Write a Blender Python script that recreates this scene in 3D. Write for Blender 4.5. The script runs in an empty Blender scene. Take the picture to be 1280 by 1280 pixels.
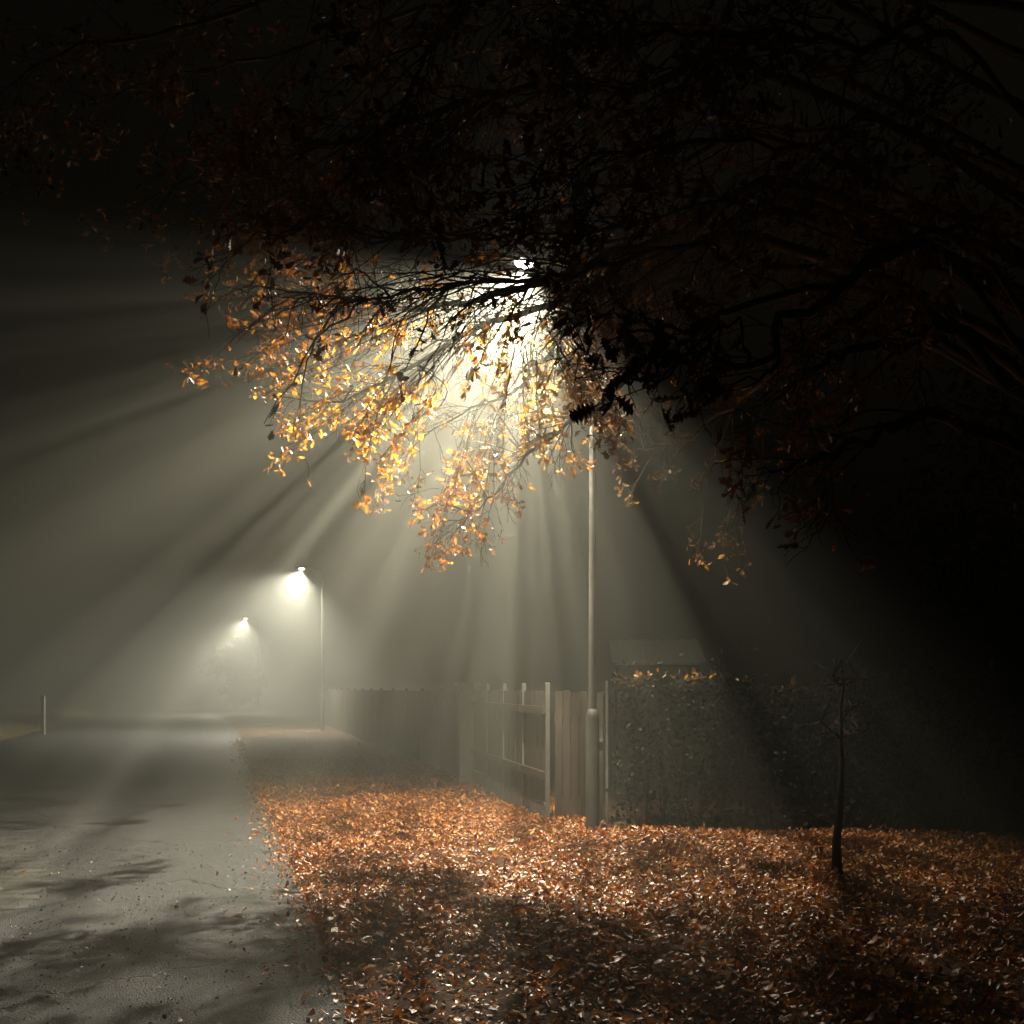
import bpy, bmesh, math, random
import numpy as np
from mathutils import Vector, Matrix

random.seed(7)
rng = np.random.default_rng(11)
S = bpy.context.scene
COL = S.collection
R = math.radians

# ------------------------------------------------------------------ camera, world, exposure
FPX, CX, HY, CAMZ = 1256.0, 640.0, 860.0, 1.6
cam = bpy.data.cameras.new('camera')
cam_o = bpy.data.objects.new('camera', cam)
COL.objects.link(cam_o)
cam_o.location = (0, 0, CAMZ)
cam_o.rotation_euler = (R(90), 0, 0)
cam.sensor_width = 36.0
cam.lens = 36.0 * FPX / 1280.0
cam.shift_y = (HY - 640.0) / 1280.0
cam.clip_start, cam.clip_end = 0.05, 2000
S.camera = cam_o

W = bpy.data.worlds.new('World')
S.world = W
W.use_nodes = True
wn = W.node_tree
sky = wn.nodes.new('ShaderNodeTexSky')
sky.sky_type = 'NISHITA'
sky.sun_disc = False
sky.sun_elevation = R(-2)
sky.sun_rotation = R(200)
bg = wn.nodes['Background']
bg.inputs['Strength'].default_value = 0.04
tint = wn.nodes.new('ShaderNodeVectorMath')       # town glow under low cloud: the sky seen through it is browner
tint.operation = 'MULTIPLY'
tint.inputs[1].default_value = (1.0, .78, .45)
wn.links.new(sky.outputs['Color'], tint.inputs[0])
wn.links.new(tint.outputs['Vector'], bg.inputs['Color'])

S.view_settings.view_transform = 'Standard'
S.view_settings.look = 'None'
S.view_settings.exposure = 0.0
S.view_settings.gamma = 1.0
S.render.engine = 'CYCLES'
c = S.cycles
c.use_denoising = True
try:
    c.denoiser = 'OPENIMAGEDENOISE'
    c.denoising_input_passes = 'RGB_ALBEDO_NORMAL'
    c.denoising_prefilter = 'ACCURATE'
except Exception:
    pass
c.max_bounces = 5
c.diffuse_bounces = 2
c.glossy_bounces = 2
c.transmission_bounces = 3
c.volume_bounces = 0
c.transparent_max_bounces = 8
c.sample_clamp_indirect = 3.0
c.sample_clamp_direct = 0.0
c.use_adaptive_sampling = False

LAMP_W = 9200.0
LAMP_COL = (1.0, 0.90, 0.695)
FAR_COL = (1.0, 0.94, 0.80)
FOG_DENSITY = 0.037
FOG_ANISO = 0.62


# ------------------------------------------------------------------ helpers
def P(px, py, y):
    """pixel of the 1280 photo + distance in metres -> world point"""
    return Vector(((px - CX) / FPX * y, y, CAMZ - (py - HY) / FPX * y))


def tag(o, label=None, cat=None, group=None, kind=None):
    if label: o['label'] = label
    if cat: o['category'] = cat
    if group: o['group'] = group
    if kind: o['kind'] = kind
    return o


def link(o, parent=None):
    COL.objects.link(o)
    if parent is not None:
        o.parent = parent
    return o


def empty(name, loc, label, cat, group=None, rz=0.0):
    o = bpy.data.objects.new(name, None)
    o.location = loc
    o.rotation_euler = (0, 0, rz)
    o.empty_display_size = 0.2
    COL.objects.link(o)
    return tag(o, label, cat, group)


def mesh_np(name, verts, faces_flat, face_sizes, mat, parent=None, smooth=False, origin=None):
    verts = np.asarray(verts, dtype=np.float64)
    if origin is not None:
        verts = verts - np.asarray(origin)
    m = bpy.data.meshes.new(name)
    m.vertices.add(len(verts))
    m.vertices.foreach_set('co', verts.astype(np.float32).ravel())
    ff = np.asarray(faces_flat, dtype=np.int32).ravel()
    fs = np.asarray(face_sizes, dtype=np.int32)
    m.loops.add(len(ff))
    m.loops.foreach_set('vertex_index', ff)
    m.polygons.add(len(fs))
    st = np.zeros(len(fs), dtype=np.int32)
    st[1:] = np.cumsum(fs)[:-1]
    m.polygons.foreach_set('loop_start', st)
    m.polygons.foreach_set('loop_total', fs)
    if smooth:
        m.polygons.foreach_set('use_smooth', np.ones(len(fs), dtype=bool))
    m.update(calc_edges=True)
    m.validate()
    m.materials.append(mat)
    o = bpy.data.objects.new(name, m)
    return link(o, parent)


def bm_obj(name, bm, mat, parent=None, smooth=False):
    m = bpy.data.meshes.new(name)
    bmesh.ops.recalc_face_normals(bm, faces=bm.faces)
    if smooth:
        for f in bm.faces: f.smooth = True
    bm.to_mesh(m)
    bm.free()
    m.materials.append(mat)
    o = bpy.data.objects.new(name, m)
    return link(o, parent)


def add_box(bm, x0, x1, y0, y1, z0, z1, M=None, bevel=0.0):
    r = bmesh.ops.create_cube(bm, size=1.0)
    vs = r['verts']
    for v in vs:
        v.co = Vector(((x0 + x1) / 2 + v.co.x * (x1 - x0), (y0 + y1) / 2 + v.co.y * (y1 - y0), (z0 + z1) / 2 + v.co.z * (z1 - z0)))
    if bevel > 0:
        es = list({e for v in vs for e in v.link_edges})
        rb = bmesh.ops.bevel(bm, geom=es, offset=bevel, segments=2, affect='EDGES', profile=0.5)
        vs = list({v for f in rb['faces'] for v in f.verts} | {v for v in vs if v.is_valid})
    if M is not None:
        for v in vs:
            v.co = M @ v.co
    return vs


class Tubes:
    def __init__(s):
        s.v, s.f, s.n = [], [], 0

    def add(s, pts, rad, sides=5):
        pts = np.asarray([tuple(p) for p in pts], dtype=float)
        n = len(pts)
        t = np.gradient(pts, axis=0)
        t /= np.linalg.norm(t, axis=1)[:, None] + 1e-9
        up = np.array([0.13, 0.21, 1.0]) if abs(t[0][2]) < 0.9 else np.array([1.0, 0.2, 0.1])
        a = np.cross(t, up)
        a /= np.linalg.norm(a, axis=1)[:, None] + 1e-9
        b = np.cross(t, a)
        ang = np.arange(sides) / sides * 2 * np.pi
        ring = (np.cos(ang)[None, :, None] * a[:, None, :] + np.sin(ang)[None, :, None] * b[:, None, :])
        v = pts[:, None, :] + ring * np.asarray(rad)[:, None, None]
        s.v.append(v.reshape(-1, 3))
        i = np.arange(n - 1)[:, None] * sides
        k = np.arange(sides)[None, :]
        k2 = (k + 1) % sides
        q = np.stack([i + k, i + k2, i + sides + k2, i + sides + k], axis=-1).reshape(-1, 4) + s.n
        s.f.append(q)
        s.n += n * sides

    def build(s, name, mat, parent=None, origin=None, smooth=True):
        v = np.concatenate(s.v)
        f = np.concatenate(s.f)
        return mesh_np(name, v, f, np.full(len(f), 4), mat, parent, smooth, origin)


# leaf outlines: (position along the midrib, half width), lobed like an oak leaf
OAK = np.array([(0.0, .01), (.14, .03), (.22, .15), (.28, .06), (.40, .25), (.47, .09), (.60, .32), (.67, .13), (.79, .27), (.86, .12), (.95, .11), (1.0, .01)])
SMALL = np.array([(0.0, .03), (.2, .17), (.42, .24), (.62, .27), (.82, .20), (1.0, .02)])


def leaves_mesh(name, pos, d, nrm, size, curl, fold, mat, parent=None, origin=None, prof=OAK):
    """every leaf: midrib strip + two lobed halves, folded along the midrib and curled along its length"""
    pos, d, nrm = (np.asarray(x, dtype=float) for x in (pos, d, nrm))
    size, curl, fold = (np.asarray(x, dtype=float) for x in (size, curl, fold))
    d = d / (np.linalg.norm(d, axis=1)[:, None] + 1e-9)
    side = np.cross(d, nrm)
    side /= np.linalg.norm(side, axis=1)[:, None] + 1e-9
    nrm = np.cross(side, d)
    t, w = prof[:, 0], prof[:, 1]
    k = len(t)
    N = len(pos)
    th = curl[:, None] * t[None, :]
    cc = np.where(np.abs(curl) < 1e-3, 1e-3, curl)[:, None]
    al = np.sin(th) / cc
    up = (1 - np.cos(th)) / cc
    ctr = pos[:, None, :] + size[:, None, None] * (al[..., None] * d[:, None, :] + up[..., None] * nrm[:, None, :])
    wv = size[:, None] * w[None, :]
    wob = 1 + rng.normal(0, .12, (2, N, k))
    lat = wv * np.cos(fold)[:, None]
    hgt = wv * np.sin(fold)[:, None]
    L = ctr + (lat * wob[0])[..., None] * side[:, None, :] + (hgt * wob[0])[..., None] * nrm[:, None, :]
    Rr = ctr - (lat * wob[1])[..., None] * side[:, None, :] + (hgt * wob[1])[..., None] * nrm[:, None, :]
    V = np.stack([L, ctr, Rr], axis=2).reshape(-1, 3)          # N, k, 3
    i = np.arange(k - 1)
    a = np.stack([i * 3, i * 3 + 1, i * 3 + 4, i * 3 + 3], axis=-1)
    b = np.stack([i * 3 + 1, i * 3 + 2, i * 3 + 5, i * 3 + 4], axis=-1)
    q = np.concatenate([a, b])
    F = (q[None] + (np.arange(N) * k * 3)[:, None, None]).reshape(-1, 4)
    return mesh_np(name, V, F, np.full(len(F), 4), mat, parent, False, origin)


# ------------------------------------------------------------------ materials
def mat(name, rough=0.7, spec=0.4):
    m = bpy.data.materials.new(name)
    m.use_nodes = True
    nt = m.node_tree
    b = nt.nodes['Principled BSDF']
    b.inputs['Roughness'].default_value = rough
    b.inputs['Specular IOR Level'].default_value = spec
    return m, nt, b


def N(nt, t, **kw):
    n = nt.nodes.new(t)
    for k, v in kw.items():
        if k in n.inputs: n.inputs[k].default_value = v
        else: setattr(n, k, v)
    return n


def ramp(nt, stops):
    r = nt.nodes.new('ShaderNodeValToRGB')
    e = r.color_ramp.elements
    while len(e) < len(stops): e.new(0.5)
    for i, (p, col) in enumerate(stops):
        e[i].position = p
        e[i].color = (*col, 1)
    return r


def noise_mat(name, stops, scale=8.0, rough=0.7, bump=0.3, bscale=40.0, spec=0.3, stretch=None):
    m, nt, b = mat(name, rough, spec)
    tc = N(nt, 'ShaderNodeTexCoord')
    src = tc.outputs['Object']
    if stretch:
        mp = N(nt, 'ShaderNodeMapping')
        mp.inputs['Scale'].default_value = stretch
        nt.links.new(src, mp.inputs['Vector'])
        src = mp.outputs['Vector']
    n = N(nt, 'ShaderNodeTexNoise', Scale=scale, Detail=6.0, Roughness=0.6)
    nt.links.new(src, n.inputs['Vector'])
    r = ramp(nt, stops)
    nt.links.new(n.outputs['Fac'], r.inputs['Fac'])
    nt.links.new(r.outputs['Color'], b.inputs['Base Color'])
    n2 = N(nt, 'ShaderNodeTexNoise', Scale=bscale, Detail=5.0, Roughness=0.65)
    nt.links.new(src, n2.inputs['Vector'])
    bp = N(nt, 'ShaderNodeBump', Strength=bump, Distance=0.02)
    nt.links.new(n2.outputs['Fac'], bp.inputs['Height'])
    nt.links.new(bp.outputs['Normal'], b.inputs['Normal'])
    return m


def leaf_mat(name, stops, trans=0.5, rough=0.45, glos=0.12, tmul=1.6, gl_f=.3):
    m = bpy.data.materials.new(name)
    m.use_nodes = True
    nt = m.node_tree
    nt.nodes.remove(nt.nodes['Principled BSDF'])
    out = nt.nodes['Material Output']
    g = N(nt, 'ShaderNodeNewGeometry')
    r = ramp(nt, stops)
    nt.links.new(g.outputs['Random Per Island'], r.inputs['Fac'])
    tc = N(nt, 'ShaderNodeTexCoord')
    nz = N(nt, 'ShaderNodeTexNoise', Scale=45.0, Detail=3.0)
    nt.links.new(tc.outputs['Object'], nz.inputs['Vector'])
    mr = N(nt, 'ShaderNodeMapRange')
    mr.inputs['From Min'].default_value = 0.3
    mr.inputs['From Max'].default_value = 0.7
    mr.inputs['To Min'].default_value = 0.6
    mr.inputs['To Max'].default_value = 1.25
    nt.links.new(nz.outputs['Fac'], mr.inputs['Value'])
    mx = N(nt, 'ShaderNodeVectorMath', operation='SCALE')
    nt.links.new(r.outputs['Color'], mx.inputs[0])
    nt.links.new(mr.outputs['Result'], mx.inputs['Scale'])
    df = N(nt, 'ShaderNodeBsdfDiffuse')
    tr = N(nt, 'ShaderNodeBsdfTranslucent')
    gl = N(nt, 'ShaderNodeBsdfGlossy', Roughness=rough)
    nt.links.new(mx.outputs['Vector'], df.inputs['Color'])
    m2 = N(nt, 'ShaderNodeVectorMath', operation='SCALE')
    m2.inputs['Scale'].default_value = tmul
    nt.links.new(mx.outputs['Vector'], m2.inputs[0])
    nt.links.new(m2.outputs['Vector'], tr.inputs['Color'])
    a = N(nt, 'ShaderNodeMixShader', Fac=trans)
    nt.links.new(df.outputs[0], a.inputs[1]); nt.links.new(tr.outputs[0], a.inputs[2])
    fr = N(nt, 'ShaderNodeFresnel', IOR=1.35)
    ml = N(nt, 'ShaderNodeMath', operation='MULTIPLY_ADD')
    ml.inputs[1].default_value = gl_f
    ml.inputs[2].default_value = glos * 0.3
    nt.links.new(fr.outputs[0], ml.inputs[0])
    b = N(nt, 'ShaderNodeMixShader')
    nt.links.new(ml.outputs[0], b.inputs[0])
    nt.links.new(a.outputs[0], b.inputs[1]); nt.links.new(gl.outputs[0], b.inputs[2])
    nt.links.new(b.outputs[0], out.inputs['Surface'])
    return m


M_BARK = noise_mat('bark', [(.3, (.03, .022, .016)), (.7, (.10, .078, .058))], 6, .85, .8, 30, .25, (1, 1, .3))
M_GOLD = leaf_mat('autumn_leaf', [(0, (.20, .058, .005)), (.35, (.38, .145, .007)), (.7, (.48, .22, .011)), (1, (.54, .30, .03))], .6, tmul=1.7, gl_f=.15)
M_SHADEBARK = noise_mat('shaded_bark', [(.3, (.012, .010, .008)), (.7, (.035, .028, .022))], 9, .85, .9, 40, .2, (1, 1, .3))  # darker copy of the bark: the young tree's shade put into its colour
M_PALELEAF = leaf_mat('straw_leaf', [(0, (.20, .075, .012)), (.35, (.36, .17, .025)), (.7, (.44, .24, .04)), (1, (.50, .31, .07))], .5, tmul=1.0, gl_f=.12)
M_ORANGE = leaf_mat('orange_leaf', [(0, (.14, .036, .004)), (.4, (.29, .09, .005)), (.8, (.40, .15, .008)), (1, (.48, .22, .02))], .6, tmul=1.7, gl_f=.15)
M_RUST = leaf_mat('rust_leaf', [(0, (.07, .03, .012)), (.5, (.17, .07, .02)), (1, (.30, .13, .03))], .4, tmul=1.3, gl_f=.12)
M_DIMBROWN = leaf_mat('shaded_brown_leaf', [(0, (.035, .018, .010)), (.6, (.075, .036, .017)), (1, (.14, .06, .022))], .3, tmul=1.3, gl_f=.1)  # brown leaf darkened in colour so the near boughs read as shaded
M_LITTER = leaf_mat('fallen_leaf', [(0, (.12, .032, .008)), (.25, (.31, .085, .012)), (.55, (.48, .155, .02)), (.85, (.58, .24, .035)), (1, (.54, .31, .11))], .25, .45, .05, 1.2, .18)
M_HEDGE = leaf_mat('hedge_leaf', [(0, (.010, .012, .008)), (.7, (.02, .021, .012)), (1, (.03, .028, .013))], .15, .8, .0, tmul=1.0, gl_f=.03)
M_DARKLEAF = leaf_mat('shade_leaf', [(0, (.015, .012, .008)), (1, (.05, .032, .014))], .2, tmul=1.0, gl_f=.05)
M_GLINT = noise_mat('glint_stone', [(.35, (.06, .05, .045)), (.65, (.30, .27, .24))], 30, .35, .2, 80, .6)
M_STEEL = noise_mat('weathered_steel', [(.3, (.09, .087, .08)), (.7, (.16, .155, .14))], 14, .42, .08, 80, .6)
M_HEAD = noise_mat('lamp_housing', [(.3, (.035, .034, .03)), (.7, (.07, .068, .06))], 10, .6, .15, 60, .35)
M_CONC = noise_mat('weathered_concrete', [(.3, (.10, .092, .08)), (.7, (.22, .20, .18))], 7, .85, .5, 60, .3)
M_WOOD = noise_mat('weathered_board', [(.3, (.03, .022, .016)), (.7, (.085, .064, .046))], 5, .75, .5, 18, .3, (9, 9, .6))
M_PALE = noise_mat('pale_paint', [(.3, (.22, .21, .18)), (.7, (.36, .34, .30))], 8, .6, .2, 40, .4)
M_ROOF = noise_mat('pale_sheet_roof', [(.3, (.66, .76, .76)), (.7, (.78, .86, .86))], 5, .5, .1, 40, .5)
M_SHEDWALL = noise_mat('shed_wall', [(.3, (.04, .04, .038)), (.7, (.08, .08, .075))], 5, .8, .3, 30, .3)


def emit(name, col, s):
    m = bpy.data.materials.new(name)
    m.use_nodes = True
    nt = m.node_tree
    nt.nodes.remove(nt.nodes['Principled BSDF'])
    e = N(nt, 'ShaderNodeEmission', Strength=s)
    e.inputs['Color'].default_value = (*col, 1)
    nt.links.new(e.outputs[0], nt.nodes['Material Output'].inputs['Surface'])
    return m


M_LENS = emit('lit_lens', (1.0, .95, .86), 60.0)


def asphalt():
    m, nt, b = mat('old_asphalt', .5, .5)
    tc = N(nt, 'ShaderNodeTexCoord')
    o = tc.outputs['Object']
    big = N(nt, 'ShaderNodeTexNoise', Scale=.55, Detail=5.0, Roughness=.6)
    mid = N(nt, 'ShaderNodeTexNoise', Scale=6.0, Detail=5.0, Roughness=.7)
    fine = N(nt, 'ShaderNodeTexVoronoi', Scale=85.0)
    gr = N(nt, 'ShaderNodeTexNoise', Scale=105.0, Detail=8.0, Roughness=.7)
    for n in (big, mid, fine, gr): nt.links.new(o, n.inputs['Vector'])
    # cracks: distorted voronoi cell edges, thinned by a mask
    ds = N(nt, 'ShaderNodeTexNoise', Scale=1.6, Detail=6.0)
    nt.links.new(o, ds.inputs['Vector'])
    add = N(nt, 'ShaderNodeVectorMath', operation='MULTIPLY_ADD')
    add.inputs[1].default_value = (1.2, 1.2, 1.2)
    nt.links.new(ds.outputs['Color'], add.inputs[0]); nt.links.new(o, add.inputs[2])
    vc = N(nt, 'ShaderNodeTexVoronoi', feature='DISTANCE_TO_EDGE', Scale=.42)
    nt.links.new(add.outputs[0], vc.inputs['Vector'])
    ck = N(nt, 'ShaderNodeMapRange')
    ck.inputs['From Min'].default_value = .001; ck.inputs['From Max'].default_value = .011
    nt.links.new(vc.outputs['Distance'], ck.inputs['Value'])
    r = ramp(nt, [(.25, (.050, .051, .052)), (.5, (.082, .083, .085)), (.75, (.128, .128, .127))])
    mixn = N(nt, 'ShaderNodeMath', operation='MULTIPLY_ADD')
    mixn.inputs[1].default_value = .55
    sc = N(nt, 'ShaderNodeMath', operation='MULTIPLY'); sc.inputs[1].default_value = .45
    nt.links.new(mid.outputs['Fac'], sc.inputs[0])
    nt.links.new(big.outputs['Fac'], mixn.inputs[0]); nt.links.new(sc.outputs[0], mixn.inputs[2])
    nt.links.new(mixn.outputs[0], r.inputs['Fac'])
    stone = N(nt, 'ShaderNodeMapRange')
    stone.inputs['From Min'].default_value = .35; stone.inputs['From Max'].default_value = .7
    stone.inputs['To Min'].default_value = .4; stone.inputs['To Max'].default_value = 1.9
    nt.links.new(gr.outputs['Fac'], stone.inputs['Value'])
    m1 = N(nt, 'ShaderNodeVectorMath', operation='SCALE')
    nt.links.new(r.outputs['Color'], m1.inputs[0]); nt.links.new(stone.outputs['Result'], m1.inputs['Scale'])
    ckm = N(nt, 'ShaderNodeMapRange'); ckm.inputs['To Min'].default_value = .42
    nt.links.new(ck.outputs['Result'], ckm.inputs['Value'])
    m2 = N(nt, 'ShaderNodeVectorMath', operation='SCALE')
    nt.links.new(m1.outputs[0], m2.inputs[0]); nt.links.new(ckm.outputs['Result'], m2.inputs['Scale'])
    nt.links.new(m2.outputs[0], b.inputs['Base Color'])
    rr = N(nt, 'ShaderNodeMapRange')
    rr.inputs['From Min'].default_value = .3; rr.inputs['From Max'].default_value = .7
    rr.inputs['To Min'].default_value = .27; rr.inputs['To Max'].default_value = .52
    nt.links.new(mid.outputs['Fac'], rr.inputs['Value']); nt.links.new(rr.outputs['Result'], b.inputs['Roughness'])
    hsum = N(nt, 'ShaderNodeMath', operation='MULTIPLY_ADD')
    hsum.inputs[1].default_value = .8
    nt.links.new(fine.outputs['Distance'], hsum.inputs[0]); nt.links.new(gr.outputs['Fac'], hsum.inputs[2])
    h2 = N(nt, 'ShaderNodeMath', operation='MULTIPLY')
    nt.links.new(hsum.outputs[0], h2.inputs[0]); nt.links.new(ck.outputs['Result'], h2.inputs[1])
    h3 = N(nt, 'ShaderNodeMath', operation='MULTIPLY_ADD'); h3.inputs[1].default_value = .5
    nt.links.new(mid.outputs['Fac'], h3.inputs[0]); nt.links.new(h2.outputs[0], h3.inputs[2])
    bp = N(nt, 'ShaderNodeBump', Strength=.9, Distance=.016)
    nt.links.new(h3.outputs[0], bp.inputs['Height'])
    nt.links.new(bp.outputs['Normal'], b.inputs['Normal'])
    return m


M_ROAD = asphalt()
M_SOIL = noise_mat('leaf_mould', [(.3, (.022, .013, .008)), (.6, (.06, .028, .014)), (.8, (.11, .05, .022))], 22, .85, .9, 30, .25)
M_GRASSY = noise_mat('rough_grass', [(.3, (.10, .09, .03)), (.7, (.26, .22, .09))], 9, .9, .8, 60, .2)
M_GROUND = noise_mat('earth', [(.3, (.02, .018, .012)), (.7, (.05, .042, .028))], 3, .9, .6, 20, .2)


# ------------------------------------------------------------------ ground, road, verge
def edge_x(y):
    """right-hand edge of the road at distance y"""
    y = np.asarray(y, dtype=float)
    return 0.66 - 0.29 * y - 0.0010 * np.maximum(0, y - 30) ** 2


def verge_h(x, y):
    d = np.asarray(x) - edge_x(y)
    h = 0.05 * (1 - np.exp(-np.maximum(d, 0) / .5))
    h = h + 0.035 * np.sin(x * 1.7 + 1.0) * np.sin(y * 1.3) * np.clip(d, 0, 1)
    h = h + 0.14 * np.exp(-((x - 1.5) ** 2 / 1.2 + (y - 9.7) ** 2 / .5))
    return np.where(d > -0.02, h + 0.006, -0.05)


bm = bmesh.new()
for v in ((-110, -12, 0), (80, -12, 0), (80, 170, 0), (-110, 170, 0)):
    bm.verts.new(v)
bm.faces.new(bm.verts[:])
tag(bm_obj('ground', bm, M_GROUND), kind='structure')


def strip(name, ys, x0f, x1f, zf, mat_, nx=2):
    ys = np.asarray(ys, dtype=float)
    V = []
    for y in ys:
        xs = np.linspace(float(x0f(y)), float(x1f(y)), nx)
        for x in xs:
            V.append((x, y, float(zf(x, y))))
    n = len(ys)
    F = []
    for j in range(n - 1):
        for i in range(nx - 1):
            a = j * nx + i
            F.append((a, a + 1, a + nx + 1, a + nx))
    return mesh_np(name, V, F, np.full(len(F), 4), mat_, smooth=True)


ROADW = 7.3
tag(strip('road', np.concatenate([np.linspace(-8, 30, 40), np.linspace(32, 160, 60)]),
          lambda y: edge_x(y) - ROADW, lambda y: edge_x(y) + .5, lambda x, y: .004, M_ROAD, 2), kind='structure')
tag(strip('verge', np.concatenate([np.linspace(-4, 22, 120), np.linspace(22.5, 100, 60)]),
          lambda y: edge_x(y) - .015, lambda y: edge_x(y) + 14, lambda x, y: max(.006, float(verge_h(x, y))), M_SOIL, 80), kind='structure')
tag(strip('grass_verge', np.concatenate([np.linspace(-4, 30, 30), np.linspace(32, 120, 50)]),
          lambda y: edge_x(y) - ROADW - 5, lambda y: edge_x(y) - ROADW + .02 * math.sin(y * 3), lambda x, y: .012 + .24 * min(1, max(0, (edge_x(y) - ROADW - x) / 1.2)) + .02 * math.sin(x * 3 + y * 2), M_GRASSY, 14), kind='structure')

# pale worn concrete slab let into the road at the left
bm = bmesh.new()
slab = [(-30, 1143), (34, 1136), (82, 1087), (40, 1084), (46, 1046), (-40, 1043)]
for q in slab:
    yy = CAMZ * FPX / (q[1] - HY)
    bm.verts.new(((q[0] - CX) / FPX * yy, yy, .009))
bm.faces.new(bm.verts[:])
tag(bm_obj('concrete_paving', bm, noise_mat('worn_concrete', [(.35, (.055, .054, .05)), (.5, (.10, .098, .092)), (.65, (.165, .16, .148))], 3.0, .5, .8, 26, .5, (1, 2.5, 1))), kind='structure')


# fallen leaves ------------------------------------------------------
def litter():
    xs, ys = [], []

    def patch(n, y0, y1, dmin, dmax, power=1.0):
        y = rng.uniform(y0, y1, n)
        d = dmin + (dmax - dmin) * rng.random(n) ** power
        xs.append(edge_x(y) + d); ys.append(y)
    patch(56000, 3.6, 9.0, -.02, 8.0)
    patch(60000, 9.0, 14.0, -.05, 8.0)
    patch(20000, 14.0, 22.0, -.1, 4.2)
    patch(2500, 22.0, 36.0, -.2, 4.0)
    # ragged edge and strays blown on to the asphalt
    y = rng.uniform(3.6, 30, 2600)
    xs.append(edge_x(y) - rng.exponential(.12, 2600)); ys.append(y)
    y = rng.uniform(3.6, 34, 130)
    xs.append(edge_x(y) - rng.uniform(0, 6, 130) ** 1.0); ys.append(y)
    x = np.concatenate(xs); y = np.concatenate(ys)
    # drifts: thinner in some places, heaped in others
    dr = np.sin(x * 2.1 + 1.3 * np.sin(y * 1.1)) * np.sin(y * 1.6 + 1.1 * np.sin(x * 1.7)) + .5 * np.sin(x * 5.3 + y * 3.1) * np.sin(y * 4.7 - x * 2.2)
    keep = rng.random(len(x)) < np.clip(.85 + .4 * dr, .45, 1)
    keep &= ~((x > 1.02) & (y > 10.98 - .142 * (x - 1.18)))
    x, y, dr = x[keep], y[keep], dr[keep]
    n = len(x)
    d = x - edge_x(y)
    z = np.maximum(verge_h(x, y), .006) + np.where(d > 0, rng.random(n) ** 1.5 * (.04 + .03 * np.clip(dr, 0, 1.2)), .008)
    az = rng.uniform(0, 2 * np.pi, n)
    dirs = np.stack([np.cos(az), np.sin(az), rng.normal(.05, .22, n)], 1)
    nr = np.stack([rng.normal(0, .38, n), rng.normal(0, .38, n), np.ones(n)], 1)
    size = np.clip(rng.lognormal(math.log(.037), .38, n), .016, .10)
    curl = rng.normal(.6, 1.0, n)
    fold = rng.normal(.35, .4, n)
    o = leaves_mesh('fallen_leaves', np.stack([x, y, z], 1), dirs, nr, size, curl, fold, M_LITTER, prof=SMALL)
    tag(o, 'thick carpet of fallen orange leaves on the verge beside the road', 'leaf litter', kind='stuff')


litter()


def glints():  # pale chips stand in for the white sparkle of the asphalt
    n = 9000
    y = 3.7 + 6.5 * rng.random(n) ** 1.3
    x = edge_x(y) - rng.uniform(0, 1, n) ** .8 * 4.5
    az = rng.uniform(0, 2 * np.pi, n)
    dirs = np.stack([np.cos(az), np.sin(az), rng.normal(0, .25, n)], 1)
    nr = np.stack([rng.normal(0, .5, n), rng.normal(0, .5, n), np.ones(n)], 1)
    o = leaves_mesh('road_glints', np.stack([x, y, np.full(n, .009)], 1), dirs, nr, np.clip(rng.lognormal(math.log(.010), .45, n), .004, .03),
                    rng.normal(.6, .8, n), rng.normal(.5, .5, n), M_GLINT, prof=np.array([(0, .2), (.5, .42), (1, .15)]))
    tag(o, 'fine pale stones and crumbs on the near asphalt, added for its white sparkle', 'glints', kind='stuff')


glints()

# ------------------------------------------------------------------ street lamps
ARM = 0.74
ADIR = Vector((-.96, -.27, 0)).normalized()
AZ = math.atan2(ADIR.y, ADIR.x)
LAMP_H = 5.83


def make_lamp_meshes():
    d = {}
    t = Tubes()
    zs = np.linspace(1.35, LAMP_H - .12, 8)
    t.add([(0, 0, z) for z in zs], np.linspace(.043, .029, 8), 14)
    d['pole'] = (t, M_STEEL)
    t = Tubes()
    t.add([(0, 0, z) for z in (-.1, .02, .03, 1.28, 1.35, 1.352)], [.075, .075, .072, .070, .052, .042], 14)
    d['pole_base'] = (t, M_HEAD)
    t = Tubes()
    pts = [(0, 0, LAMP_H - .125), (0.005, 0, LAMP_H - .02), (.06, 0, LAMP_H + .05), (.2, 0, LAMP_H + .075), (.5, 0, LAMP_H + .10)]
    t.add(pts, [.032, .03, .028, .027, .026], 10)
    d['arm'] = (t, M_STEEL)
    return d


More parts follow.
